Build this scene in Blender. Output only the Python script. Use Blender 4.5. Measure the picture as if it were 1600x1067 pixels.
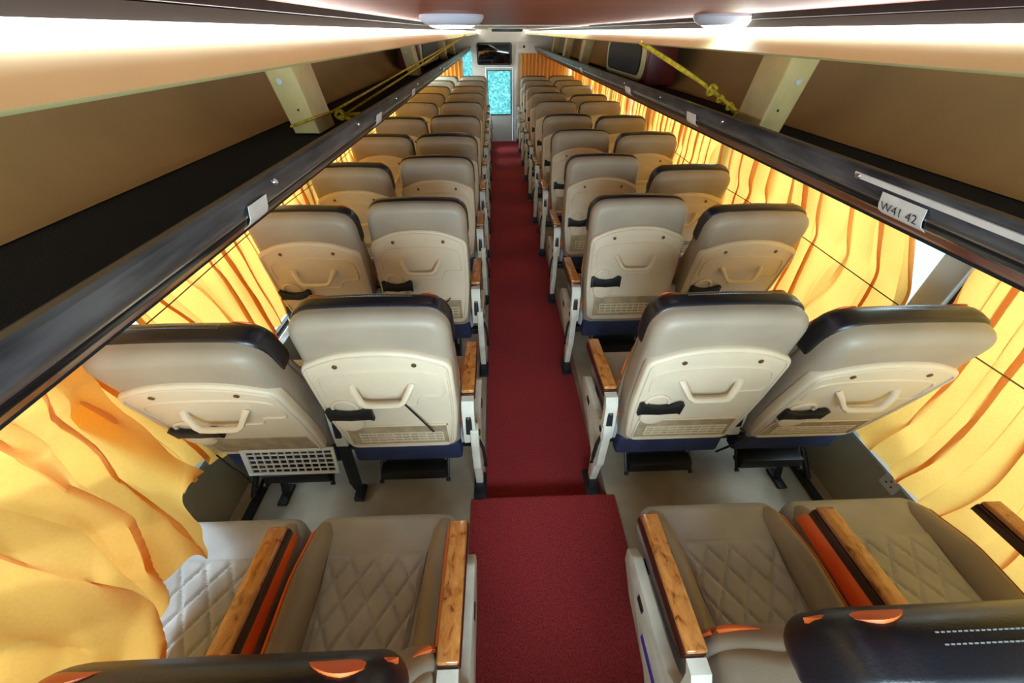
import bpy, bmesh, math, random
from mathutils import Vector, Matrix
random.seed(7)
scene = bpy.context.scene
C = scene.collection
for o in list(bpy.data.objects): bpy.data.objects.remove(o)

# ------------------------------------------------------------------ camera
cam_d = bpy.data.cameras.new('camera'); cam = bpy.data.objects.new('camera', cam_d); C.objects.link(cam)
cam_d.sensor_width = 36; cam_d.lens = 13.5; cam_d.clip_start = 0.01
cam.location = (0, 0, 1.75)
cam.rotation_euler = (math.radians(90) - math.atan(484/600), 0, math.radians(-2.08))
scene.camera = cam
# ------------------------------------------------------------------ view and light
scene.view_settings.view_transform = 'Standard'
scene.view_settings.look = 'None'
scene.view_settings.gamma = 1
scene.view_settings.use_curve_mapping = False
scene.view_settings.exposure = 0.22
world = bpy.data.worlds.new('sky'); scene.world = world; world.use_nodes = True
bg = world.node_tree.nodes['Background']
bg.inputs[0].default_value = (0.62, 0.86, 1.0, 1); bg.inputs[1].default_value = 1.8
XC = 0.155
YF = 9.2          # front partition
YB = -0.55        # rear wall
def area(name, loc, rot, sx, sy, power, col):
    l = bpy.data.lights.new(name, 'AREA'); l.shape = 'RECTANGLE'; l.size = sx; l.size_y = sy; l.energy = power; l.color = col
    o = bpy.data.objects.new(name, l); C.objects.link(o); o.location = loc; o.rotation_euler = rot
    return o
# bright overcast sky outside both window rows, then two added fill lamps
area('daylight_and_fill', (XC-2.6, 5.0, 2.0), (0, math.radians(-66), 0), 0.9, 11, 320, (1.0, 0.98, 0.95))
area('daylight_and_fill', (XC+2.6, 5.0, 2.0), (0, math.radians(66), 0), 0.9, 11, 320, (0.95, 0.98, 1.0))
area('daylight_and_fill', (XC-2.5, 7.6, 1.7), (math.radians(8), math.radians(-72), math.radians(-18)), 1.0, 3, 170, (1.0, 0.99, 0.97))  # added fill aimed at the dim front partition
area('daylight_and_fill', (XC, -2.2, 1.9), (math.radians(80), 0, 0), 2.6, 1.6, 260, (0.88, 0.95, 1.0))  # added fill shining in through the unseen rear opening
LED_STRENGTH = 14.0
DOME_STRENGTH = 5.0

# ------------------------------------------------------------------ materials
def lin(c):
    return tuple(((v/255)/12.92 if v/255 <= 0.04045 else ((v/255+0.055)/1.055)**2.4) for v in c) + (1,)
def mat(name, rgb, rough=0.5, var=0.0, vscale=5.0, bump=0.0, bscale=200.0, metal=0.0, coat=0.0, rgb2=None, spec=0.5, detail=4, stretch=None):
    m = bpy.data.materials.new(name); m.use_nodes = True
    nt = m.node_tree; b = nt.nodes['Principled BSDF']
    b.inputs['Base Color'].default_value = lin(rgb)
    b.inputs['Roughness'].default_value = rough
    b.inputs['Metallic'].default_value = metal
    b.inputs['Specular IOR Level'].default_value = spec
    if coat: b.inputs['Coat Weight'].default_value = coat; b.inputs['Coat Roughness'].default_value = 0.08
    tc = nt.nodes.new('ShaderNodeTexCoord')
    vec = tc.outputs['Object']
    if stretch:
        mp = nt.nodes.new('ShaderNodeMapping'); mp.inputs['Scale'].default_value = stretch
        nt.links.new(vec, mp.inputs[0]); vec = mp.outputs[0]
    if var or rgb2:
        n = nt.nodes.new('ShaderNodeTexNoise'); n.inputs['Scale'].default_value = vscale; n.inputs['Detail'].default_value = detail
        nt.links.new(vec, n.inputs['Vector'])
        r = nt.nodes.new('ShaderNodeValToRGB')
        a = rgb2 if rgb2 else tuple(v*(1-var) for v in rgb)
        r.color_ramp.elements[0].position = 0.35; r.color_ramp.elements[0].color = lin(a)
        r.color_ramp.elements[1].position = 0.65; r.color_ramp.elements[1].color = lin(rgb)
        nt.links.new(n.outputs['Fac'], r.inputs[0]); nt.links.new(r.outputs[0], b.inputs['Base Color'])
    if bump:
        n2 = nt.nodes.new('ShaderNodeTexNoise'); n2.inputs['Scale'].default_value = bscale; n2.inputs['Detail'].default_value = 3
        nt.links.new(vec, n2.inputs['Vector'])
        bp = nt.nodes.new('ShaderNodeBump'); bp.inputs['Strength'].default_value = bump; bp.inputs['Distance'].default_value = 0.004
        nt.links.new(n2.outputs['Fac'], bp.inputs['Height']); nt.links.new(bp.outputs[0], b.inputs['Normal'])
    return m
def emis(name, rgb, s):
    m = bpy.data.materials.new(name); m.use_nodes = True
    b = m.node_tree.nodes['Principled BSDF']; b.inputs['Base Color'].default_value = lin(rgb)
    b.inputs['Emission Color'].default_value = lin(rgb); b.inputs['Emission Strength'].default_value = s
    return m
M = {}
M['vinyl'] = mat('seat_vinyl', (162, 147, 128), 0.45, 0.06, 6, 0.10, 300, spec=0.45)
M['fabric'] = mat('seat_fabric', (184, 182, 184), 0.85, 0.07, 9, 0.35, 700)
M['orange'] = mat('orange_vinyl', (244, 118, 52), 0.45, 0.05, 8, 0.08, 300)
M['leather'] = mat('black_leather', (22, 22, 30), 0.33, 0.0, 5, 0.12, 260, spec=0.6)
M['thread'] = mat('stitch_thread', (136, 132, 132), 0.7)
M['shell'] = mat('cream_plastic', (224, 207, 180), 0.42, 0.05, 5, 0.03, 150)
M['shell_shade'] = mat('cream_plastic_shaded', (184, 162, 128), 0.55, 0.18, 18)  # darker cream paints recess shade onto the flat pocket panel
M['white'] = mat('white_plastic', (226, 228, 226), 0.4, 0.04, 5)
M['screw'] = mat('brass_screw', (120, 88, 52), 0.4, metal=0.6)
M['rubber'] = mat('black_rubber', (16, 16, 18), 0.55, 0.1, 20)
M['navy'] = mat('navy_cloth', (40, 48, 84), 0.8, 0.2, 14, 0.2, 400)
M['steel'] = mat('grey_steel', (150, 156, 164), 0.32, 0.1, 10, metal=0.7)
M['darksteel'] = mat('dark_painted_steel', (34, 36, 42), 0.45, 0.2, 20)
M['panel'] = mat('cream_side_cover', (224, 218, 202), 0.45, 0.10, 12)
M['darkwood'] = mat('dark_wood_edge', (58, 24, 14), 0.3, coat=0.5)
M['floor'] = mat('beige_floor_vinyl', (186, 176, 160), 0.55, rgb2=(152, 138, 118), vscale=3.2, bump=0.08, bscale=90, detail=8)
M['wall'] = mat('side_wall_panel', (176, 172, 152), 0.5, 0.08, 3)
M['ledge'] = mat('aluminium_ledge', (205, 215, 222), 0.25, metal=0.6)
M['cream'] = mat('cream_rack_panel', (240, 236, 172), 0.42, 0.05, 2.5)
M['rackback'] = mat('tan_rack_lining', (206, 164, 106), 0.55, 0.06, 3, 0.1, 120)
M['post'] = mat('cream_bracket', (240, 212, 142), 0.42, 0.10, 8)
M['blackrail'] = mat('black_rail', (24, 25, 30), 0.25, 0.25, 26, spec=0.6, stretch=(1, .15, 1))
M['railgrey'] = mat('worn_grey_rail', (104, 106, 114), 0.34, rgb2=(52, 54, 62), vscale=30, metal=0.3, stretch=(1, .2, 1), detail=8)
M['silver'] = mat('silver_trim', (190, 186, 180), 0.22, metal=0.9)
M['shelf'] = mat('black_shelf_carpet', (20, 20, 23), 0.9, 0.3, 12, 0.5, 300)
M['maroon'] = mat('maroon_panel', (122, 44, 34), 0.35, 0.15, 6, coat=0.2)
M['maroond'] = mat('dark_maroon_panel', (122, 40, 34), 0.35, 0.15, 6)
M['ceil'] = mat('red_brown_ceiling', (176, 92, 62), 0.42, rgb2=(146, 66, 44), vscale=2.2, spec=0.5, stretch=(.5, 6, 1), detail=8)
M['darktrim'] = mat('dark_ceiling_trim', (46, 34, 36), 0.3)
M['greytrim'] = mat('grey_ceiling_trim', (104, 98, 96), 0.28, metal=0.4)
M['offwhite'] = mat('off_white_partition', (240, 234, 220), 0.42, 0.04, 3)
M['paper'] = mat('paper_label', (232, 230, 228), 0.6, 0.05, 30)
M['ink'] = mat('label_ink', (70, 72, 78), 0.6)
M['screen'] = mat('screen_glass', (10, 11, 14), 0.06, spec=0.8)
M['blackplastic'] = mat('black_plastic', (14, 14, 16), 0.3)
M['grille'] = mat('speaker_grille', (26, 26, 28), 0.5, bump=0.6, bscale=500)
M['rope'] = mat('yellow_rope', (236, 196, 40), 0.6, 0.25, 60, 0.6, 220)
M['wire'] = mat('curtain_wire', (120, 84, 40), 0.5)
M['led'] = emis('led_tube', (255, 252, 248), LED_STRENGTH)
M['dome'] = emis('dome_diffuser', (240, 244, 255), DOME_STRENGTH)
M['domerim'] = mat('dome_rim', (196, 200, 214), 0.3)
M['purple'] = mat('purple_sticker', (84, 60, 160), 0.5)
M['winpost'] = mat('grey_window_post', (176, 184, 190), 0.35, 0.05, 4)
M['winframe'] = mat('dark_window_rubber', (30, 28, 30), 0.5)

def m_carpet():
    m = mat('red_carpet', (150, 28, 36), 0.95, bump=0.9, bscale=420)
    nt = m.node_tree; b = nt.nodes['Principled BSDF']
    tc = nt.nodes.new('ShaderNodeTexCoord')
    n1 = nt.nodes.new('ShaderNodeTexNoise'); n1.inputs['Scale'].default_value = 160; n1.inputs['Detail'].default_value = 2
    n2 = nt.nodes.new('ShaderNodeTexNoise'); n2.inputs['Scale'].default_value = 2.3; n2.inputs['Detail'].default_value = 5
    for n in (n1, n2): nt.links.new(tc.outputs['Object'], n.inputs['Vector'])
    r1 = nt.nodes.new('ShaderNodeValToRGB'); r1.color_ramp.elements[0].position = .3; r1.color_ramp.elements[0].color = lin((136, 34, 38)); r1.color_ramp.elements[1].position = .7; r1.color_ramp.elements[1].color = lin((192, 60, 64))
    mx = nt.nodes.new('ShaderNodeMixRGB'); mx.blend_type = 'MULTIPLY'; mx.inputs[0].default_value = .35
    r2 = nt.nodes.new('ShaderNodeValToRGB'); r2.color_ramp.elements[0].position = .35; r2.color_ramp.elements[0].color = (.62, .66, .7, 1); r2.color_ramp.elements[1].position = .65
    nt.links.new(n1.outputs['Fac'], r1.inputs[0]); nt.links.new(n2.outputs['Fac'], r2.inputs[0])
    nt.links.new(r1.outputs[0], mx.inputs[1]); nt.links.new(r2.outputs[0], mx.inputs[2]); nt.links.new(mx.outputs[0], b.inputs['Base Color'])
    return m
M['carpet'] = m_carpet()
def m_burl():
    m = mat('burl_wood', (190, 118, 52), 0.16, coat=0.8)
    nt = m.node_tree; b = nt.nodes['Principled BSDF']
    tc = nt.nodes.new('ShaderNodeTexCoord'); mp = nt.nodes.new('ShaderNodeMapping'); mp.inputs['Scale'].default_value = (1, .5, 1)
    n = nt.nodes.new('ShaderNodeTexNoise'); n.inputs['Scale'].default_value = 55; n.inputs['Detail'].default_value = 9; n.inputs['Distortion'].default_value = .8
    r = nt.nodes.new('ShaderNodeValToRGB'); e = r.color_ramp.elements
    e[0].position = .30; e[0].color = lin((104, 50, 22)); e[1].position = .75; e[1].color = lin((206, 142, 76))
    k = e.new(.42); k.color = lin((178, 108, 50))
    nt.links.new(tc.outputs['Object'], mp.inputs[0]); nt.links.new(mp.outputs[0], n.inputs['Vector']); nt.links.new(n.outputs['Fac'], r.inputs[0]); nt.links.new(r.outputs[0], b.inputs['Base Color'])
    return m
M['burl'] = m_burl()
def m_curtain(name, c1, c2, tr):
    m = bpy.data.materials.new(name); m.use_nodes = True; nt = m.node_tree; nt.nodes.clear()
    out = nt.nodes.new('ShaderNodeOutputMaterial')
    d = nt.nodes.new('ShaderNodeBsdfPrincipled'); t = nt.nodes.new('ShaderNodeBsdfTranslucent'); mx = nt.nodes.new('ShaderNodeMixShader')
    d.inputs['Roughness'].default_value = .55; d.inputs['Sheen Weight'].default_value = .3
    tc = nt.nodes.new('ShaderNodeTexCoord'); n = nt.nodes.new('ShaderNodeTexNoise'); n.inputs['Scale'].default_value = 140; n.inputs['Detail'].default_value = 2
    r = nt.nodes.new('ShaderNodeValToRGB'); r.color_ramp.elements[0].position = .3; r.color_ramp.elements[0].color = lin(c2); r.color_ramp.elements[1].position = .7; r.color_ramp.elements[1].color = lin(c1)
    nt.links.new(tc.outputs['Object'], n.inputs['Vector']); nt.links.new(n.outputs['Fac'], r.inputs[0])
    nt.links.new(r.outputs[0], d.inputs['Base Color']); nt.links.new(r.outputs[0], t.inputs['Color'])
    mx.inputs[0].default_value = tr
    nt.links.new(d.outputs[0], mx.inputs[1]); nt.links.new(t.outputs[0], mx.inputs[2]); nt.links.new(mx.outputs[0], out.inputs[0])
    return m
M['curtain'] = m_curtain('gold_satin', (248, 190, 98), (245, 182, 88), .55)
def m_glass(name, tint, mixw, rough=0.02):
    m = bpy.data.materials.new(name); m.use_nodes = True; nt = m.node_tree; nt.nodes.clear()
    out = nt.nodes.new('ShaderNodeOutputMaterial'); a = nt.nodes.new('ShaderNodeBsdfTransparent'); g = nt.nodes.new('ShaderNodeBsdfGlossy'); mx = nt.nodes.new('ShaderNodeMixShader')
    a.inputs[0].default_value = tint; g.inputs['Roughness'].default_value = rough; mx.inputs[0].default_value = mixw
    nt.links.new(a.outputs[0], mx.inputs[1]); nt.links.new(g.outputs[0], mx.inputs[2]); nt.links.new(mx.outputs[0], out.inputs[0])
    return m
M['glass'] = m_glass('window_glass', (.88, .97, 1, 1), .06)
def m_frost():
    m = bpy.data.materials.new('frosted_door_glass'); m.use_nodes = True; nt = m.node_tree; nt.nodes.clear()
    out = nt.nodes.new('ShaderNodeOutputMaterial'); a = nt.nodes.new('ShaderNodeBsdfTransparent'); g = nt.nodes.new('ShaderNodeBsdfTranslucent'); mx = nt.nodes.new('ShaderNodeMixShader')
    tc = nt.nodes.new('ShaderNodeTexCoord'); n = nt.nodes.new('ShaderNodeTexNoise'); n.inputs['Scale'].default_value = 30; n.inputs['Detail'].default_value = 5
    r = nt.nodes.new('ShaderNodeValToRGB'); r.color_ramp.elements[0].position = .35; r.color_ramp.elements[0].color = (.22, .50, .50, 1); r.color_ramp.elements[1].position = .65; r.color_ramp.elements[1].color = (.58, .84, .78, 1)
    nt.links.new(tc.outputs['Object'], n.inputs['Vector']); nt.links.new(n.outputs['Fac'], r.inputs[0]); nt.links.new(r.outputs[0], a.inputs[0]); nt.links.new(r.outputs[0], g.inputs[0])
    mx.inputs[0].default_value = .3
    nt.links.new(a.outputs[0], mx.inputs[1]); nt.links.new(g.outputs[0], mx.inputs[2]); nt.links.new(mx.outputs[0], out.inputs[0])
    return m
M['frost'] = m_frost()

# ------------------------------------------------------------------ mesh helpers
def obj(name, bm, m, parent=None, smooth=True, loc=None):
    bmesh.ops.recalc_face_normals(bm, faces=bm.faces)
    me = bpy.data.meshes.new(name); bm.to_mesh(me); bm.free()
    if smooth:
        for p in me.polygons: p.use_smooth = True
        try: me.set_sharp_from_angle(angle=math.radians(42))
        except Exception: pass
    me.materials.append(m)
    o = bpy.data.objects.new(name, me); C.objects.link(o)
    if parent: o.parent = parent
    if loc: o.location = loc
    return o
def tag(o, label, cat, group=None, kind=None):
    o['label'] = label; o['category'] = cat
    if group: o['group'] = group
    if kind: o['kind'] = kind
    return o
def thing(name, label, cat, loc=(0, 0, 0), group=None):
    o = bpy.data.objects.new(name, None); o.empty_display_size = .05; C.objects.link(o); o.location = loc
    return tag(o, label, cat, group)
def struct(name, bm, m, parent=None, smooth=False):
    o = obj(name, bm, m, parent, smooth)
    if not parent: o['kind'] = 'structure'
    return o
def box(bm, x0, x1, y0, y1, z0, z1, bev=0.0, seg=2):
    r = bmesh.ops.create_cube(bm, size=1)
    vs = r['verts']
    for v in vs:
        v.co = Vector((x0 + (v.co.x+.5)*(x1-x0), y0 + (v.co.y+.5)*(y1-y0), z0 + (v.co.z+.5)*(z1-z0)))
    if bev:
        es = list({e for v in vs for e in v.link_edges})
        bmesh.ops.bevel(bm, geom=es, offset=bev, segments=seg, profile=.5, affect='EDGES')
    return bm
def B(*a, **k): return box(bmesh.new(), *a, **k)
def loft(bm, rings, cap=True, closed=True):
    rv = [[bm.verts.new(p) for p in r] for r in rings]
    n = len(rings[0])
    for a, b in zip(rv[:-1], rv[1:]):
        for i in range(n if closed else n-1):
            j = (i+1) % n
            bm.faces.new((a[i], a[j], b[j], b[i]))
    if cap and closed:
        bm.faces.new(rv[0][::-1]); bm.faces.new(rv[-1])
    return bm
def tube(bm, pts, r, n=8, flat=1.0, up=Vector((0, 0, 1))):
    pts = [Vector(p) for p in pts]; rings = []
    rs = r if isinstance(r, (list, tuple)) else [r]*len(pts)
    for i, p in enumerate(pts):
        d = (pts[min(i+1, len(pts)-1)] - pts[max(i-1, 0)]).normalized()
        s = d.cross(up)
        if s.length < 1e-3: s = d.cross(Vector((1, 0, 0)))
        s.normalize(); u = s.cross(d).normalized()
        rings.append([p + (s*math.cos(a) + u*math.sin(a)*flat)*rs[i] for a in [2*math.pi*k/n for k in range(n)]])
    return loft(bm, rings)
def curve_pts(ctrl, n=8):
    P = [Vector(c) for c in ctrl]; out = []
    Q = [P[0]*2-P[1]] + P + [P[-1]*2-P[-2]]
    for i in range(1, len(Q)-2):
        for k in range(n):
            t = k/n; a, b, c, d = Q[i-1], Q[i], Q[i+1], Q[i+2]
            out.append(.5*((2*b)+(-a+c)*t+(2*a-5*b+4*c-d)*t*t+(-a+3*b-3*c+d)*t**3))
    out.append(P[-1]); return out
def round_poly(pts, n=6):
    """pts = (x, z, radius) corners, counter-clockwise; returns a rounded outline"""
    out = []; N = len(pts)
    for i in range(N):
        p = Vector(pts[i][:2]); a = Vector(pts[i-1][:2]); b = Vector(pts[(i+1) % N][:2]); r = pts[i][2]
        da = (a-p); db = (b-p); r = min(r, .46*da.length, .46*db.length); da.normalize(); db.normalize()
        if r <= 0: out.append(p); continue
        s = p + da*r; e = p + db*r
        for k in range(n+1):
            t = k/n; out.append((1-t)**2*s + 2*t*(1-t)*p + t*t*e)
    return out
def inset(o, d):
    N = len(o); res = []
    for i in range(N):
        t = (o[(i+1) % N] - o[i-1]); nrm = Vector((-t.y, t.x)); 
        if nrm.length > 0: nrm.normalize()
        res.append(o[i] + nrm*d)
    return res
def slab(bm, outline, a0, a1, r0, r1, mapf, seg=5, fan=False):
    """outline CCW in plane, thickness from a0 to a1 with rounding r0 / r1; mapf(u,v,a) -> point"""
    rings = []
    for k in range(seg+1):
        th = math.pi/2*k/seg            # 0: on the face, fully inset; pi/2: on the side
        rings.append([mapf(p.x, p.y, a0 + r0*(1-math.cos(th))) for p in inset(outline, r0*(1-math.sin(th)))])
    for k in range(seg+1):
        th = math.pi/2*(1-k/seg)
        rings.append([mapf(p.x, p.y, a1 - r1*(1-math.cos(th))) for p in inset(outline, r1*(1-math.sin(th)))])
    if fan:     # concentric caps so that broad faces shade smoothly
        for e, a in ((0, a0), (1, a1)):
            o = inset(outline, r0 if e == 0 else r1); c = sum(o, Vector((0, 0)))/len(o)
            ext = [[mapf(*(c + (p-c)*f), a) for p in o] for f in (.75, .5, .25, .02)]
            rings = (ext[::-1] + rings) if e == 0 else (rings + ext)
    return loft(bm, rings)
def prism(bm, pts, side, y0, y1):
    """pts (r, z) about the bus centre line, extruded along the bus"""
    P = [(XC+side*r, z) for r, z in pts]
    return loft(bm, [[Vector((x, y0, z)) for x, z in P], [Vector((x, y1, z)) for x, z in P]])
def cyl(bm, c, axis, r, h, n=20):
    c = Vector(c); axis = Vector(axis).normalized()
    s = axis.orthogonal().normalized(); u = axis.cross(s)
    ring = lambda rr, d: [c + axis*d + (s*math.cos(2*math.pi*k/n) + u*math.sin(2*math.pi*k/n))*rr for k in range(n)]
    return loft(bm, [ring(r*.86, 0), ring(r, h*.15), ring(r, h*.8), ring(r*.86, h)])

# ------------------------------------------------------------------ the setting
XL, XR = -1.27, 1.58
AL, AR = -0.10, 0.495        # the sunken aisle
YS = 0.957                   # where the aisle rises to the seat level
AZ = -0.10
bm = bmesh.new()
box(bm, XL, AL, YB, YF, -.16, 0); box(bm, AR, XR, YB, YF, -.16, 0); box(bm, AL, AR, YB, YS, -.16, 0); box(bm, AL, AR, YS, YF+.1, -.16, AZ)
struct('floor', bm, M['floor'])
c1 = obj('aisle_carpet', B(AL+.002, AR-.002, YS+.002, YF-.01, AZ, AZ+.006), M['carpet'], smooth=False)
tag(c1, 'long red carpet runner in the sunken aisle reaching to the front door', 'carpet')
bm = bmesh.new(); box(bm, -.16, .53, YB+.02, YS+.004, 0, .007); box(bm, -.0985, .494, YS+.003, YS+.009, AZ+.007, .007)
c2 = obj('aisle_carpet', bm, M['carpet'], smooth=False)
tag(c2, 'brighter red carpet piece on the raised rear end of the aisle', 'carpet')
# side walls
for side, nm in ((-1, 'left'), (1, 'right')):
    x = XL if side < 0 else XR; a, b = sorted((x, x+side*.06))
    bm = bmesh.new(); box(bm, a, b, YB, YF, -.16, .36); box(bm, a, b, YB, YF, 1.42, 1.86)
    struct('wall_'+nm, bm, M['wall'])
bm = bmesh.new()
for side, nm in ((-1, 'left'), (1, 'right')):
    x = XL if side < 0 else XR
    s = side
    P = [(x-s*.035, .36), (x-s*.035, .372), (x-s*.01, .388), (x+s*.06, .388), (x+s*.06, .36)]
    bm = bmesh.new(); loft(bm, [[Vector((px, YB, z)) for px, z in P], [Vector((px, YF, z)) for px, z in P]])
    struct('trim_%d' % (1 if s < 0 else 2), bm, M['ledge'])
    # floor track along the wall
    xx = x - s*.075; a, b = sorted((xx, xx-s*.03))
    struct('trim_%d' % (3 if s < 0 else 4), B(a, b, YB, YF, 0, .03), M['darksteel'])
bm = bmesh.new(); box(bm, XL, XR, YB-.06, YB, -.16, .95); box(bm, XL, XR, YB-.06, YB, 1.70, 1.86); box(bm, XL, XL+.12, YB-.06, YB, .95, 1.70); box(bm, XR-.12, XR, YB-.06, YB, .95, 1.70)  # rear wall left open behind the camera to admit fill light
struct('wall_back', bm, M['offwhite'])
w = thing('window_30', '', '', (XC, YB-.03, .95)); del w['label']; del w['category']; w['kind'] = 'structure'  # unseen rear window, added so fill light can enter
obj('pane', B(-1.30, 1.30, -.004, .004, 0, .75), M['glass'], w, False)
# ceiling
bm = bmesh.new(); box(bm, XC-.50, XC+.50, YB, 3.3, 1.785, 1.80); struct('ceiling', bm, M['ceil'])
bm = bmesh.new(); box(bm, XC-.50, XC+.50, 3.3, YF, 1.780, 1.80); box(bm, XL-.06, XC-.5, YB, YF, 1.80, 1.86); box(bm, XC+.5, XR+.06, YB, YF, 1.80, 1.86)
struct('ceiling', bm, M['offwhite'])
n = 5
for s in (-1, 1):
    bm = bmesh.new(); prism(bm, [(.478, 1.786), (.484, 1.774), (.497, 1.768), (.52, 1.768), (.52, 1.786)], s, YB, YF); struct('trim_%d' % n, bm, M['darktrim']); n += 1
    bm = bmesh.new(); prism(bm, [(.486, 1.772), (.492, 1.758), (.515, 1.757), (.52, 1.769), (.498, 1.769)], s, YB, YF); struct('trim_%d' % n, bm, M['greytrim']); n += 1
# vent slot and service hatch in the front half of the ceiling
v = thing('ceiling_vent', 'long black slot vent in the pale front ceiling above the aisle', 'vent', (XC-.02, 5.6, 1.78))
obj('vent_slot', B(-.16, .16, -.5, .5, -.030, 0, .004), M['blackplastic'], v)
obj('vent_frame', B(-.19, .19, -.55, .55, -.006, 0, .002), M['offwhite'], v)
# windows and posts
def windows(side, ys, n0):
    x = (XL+.02*-1) if side < 0 else XR+.02
    n = n0
    for y0, y1 in zip(ys[:-1], ys[1:]):
        w = thing('window_%d' % n, '', '', (x, (y0+y1)/2, .388)); del w['label']; del w['category']; w['kind'] = 'structure'
        h = (y1-y0)/2-.045
        bm = bmesh.new(); box(bm, -.004, .004, -h, h, .0, 1.03); obj('pane', bm, M['glass'], w, False)
        bm = bmesh.new(); box(bm, -.012, .012, -h-.01, -h+.018, 0, 1.03); box(bm, -.012, .012, h-.018, h+.01, 0, 1.03); box(bm, -.012, .012, -h, h, 0, .02); box(bm, -.012, .012, -h, h, 1.01, 1.035)
        obj('window_frame', bm, M['winframe'], w, False)
        n += 1
    return n
LY = [YB, .98, 2.6, 4.2, 5.8, 7.5, YF]; RY = [YB, 1.14, 2.75, 4.35, 5.95, 7.55, YF]
nw = windows(-1, LY, 1); windows(1, RY, nw)
k = 9
for side, ys in ((-1, LY), (1, RY)):
    x = XL if side < 0 else XR
    for y in ys[1:-1]:
        a, b = sorted((x-side*.012, x+side*.06))
        struct('trim_%d' % k, B(a, b, y-.05, y+.05, .388, 1.42, .006), M['winpost']); k += 1

# front partition with door
bm = bmesh.new(); yw0, yw1 = YF, YF+.06
DX0, DX1 = -.19, .345
box(bm, XL, DX0, yw0, yw1, -.16, .30); box(bm, -.44, DX0, yw0, yw1, .30, 1.86); box(bm, XL, -.62, yw0, yw1, .30, 1.86); box(bm, -.62, -.44, yw0, yw1, 1.46, 1.86); box(bm, -.62, -.44, yw0, yw1, .30, .6)
box(bm, DX0, DX1, yw0, yw1, 1.205, 1.86); box(bm, DX1, XR, yw0, yw1, -.16, 1.86)
struct('wall_front', bm, M['offwhite'])
d = thing('door_1', '', '', (.078, YF-.01, AZ)); del d['label']; del d['category']; d['kind'] = 'structure'
bm = bmesh.new(); W = .262
box(bm, -W, W, 0, .04, 0, .50, .004); box(bm, -W, W, 0, .04, 1.262, 1.30, .004); box(bm, -W, -W+.028, 0, .04, .5, 1.262, .003); box(bm, W-.028, W, 0, .04, .5, 1.262, .003)
obj('door_panel', bm, M['white'], d, False)
obj('door_glass', B(-W+.034, W-.034, .01, .022, .51, 1.252), M['frost'], d, False)
bm = bmesh.new()
for bx in ((-W+.022, -W+.036, .5, 1.262), (W-.036, W-.022, .5, 1.262)): box(bm, bx[0], bx[1], -.006, .03, bx[2], bx[3], .002)
for bz in ((.498, .512), (1.25, 1.264)): box(bm, -W+.03, W-.03, -.006, .03, bz[0], bz[1], .002)
obj('glass_gasket', bm, M['winframe'], d)
w = thing('window_31', '', '', (-.53, YF+.03, .60)); del w['label']; del w['category']; w['kind'] = 'structure'
obj('pane', B(-.088, .088, -.006, .006, 0, .86), M['frost'], w, False)
# header boards on both sides of the front partition
struct('trim_30', B(.405, 1.45, YF-.05, YF, 1.43, 1.60, .006), M['offwhite'])
struct('trim_31', B(.405, .455, YF-.04, YF, AZ, 1.43, .006), M['offwhite'])
# television
tv = thing('television', 'black wide screen television mounted above the front door', 'television', (-.005, YF-.06, 1.42))
ol = round_poly([(-.335, -.172, .045), (.335, -.172, .045), (.335, .172, .045), (-.335, .172, .045)], 5)
bm = bmesh.new(); slab(bm, ol, 0, .06, .012, .004, lambda u, v, a: Vector((u, a, v))); obj('housing', bm, M['blackplastic'], tv)
ol = round_poly([(-.305, -.145, .02), (.305, -.145, .02), (.305, .145, .02), (-.305, .145, .02)], 4)
bm = bmesh.new(); slab(bm, ol, -.003, .01, .002, .002, lambda u, v, a: Vector((u, a, v)), 2); obj('screen', bm, M['screen'], tv)
sp = thing('lens_cover', 'small dark oval sensor on the white board right of the television', 'sensor', (.56, YF-.052, 1.53))
bm = bmesh.new(); cyl(bm, (0, 0, 0), (0, -1, 0), .022, .008); obj('sensor_face', bm, M['blackplastic'], sp)

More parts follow.
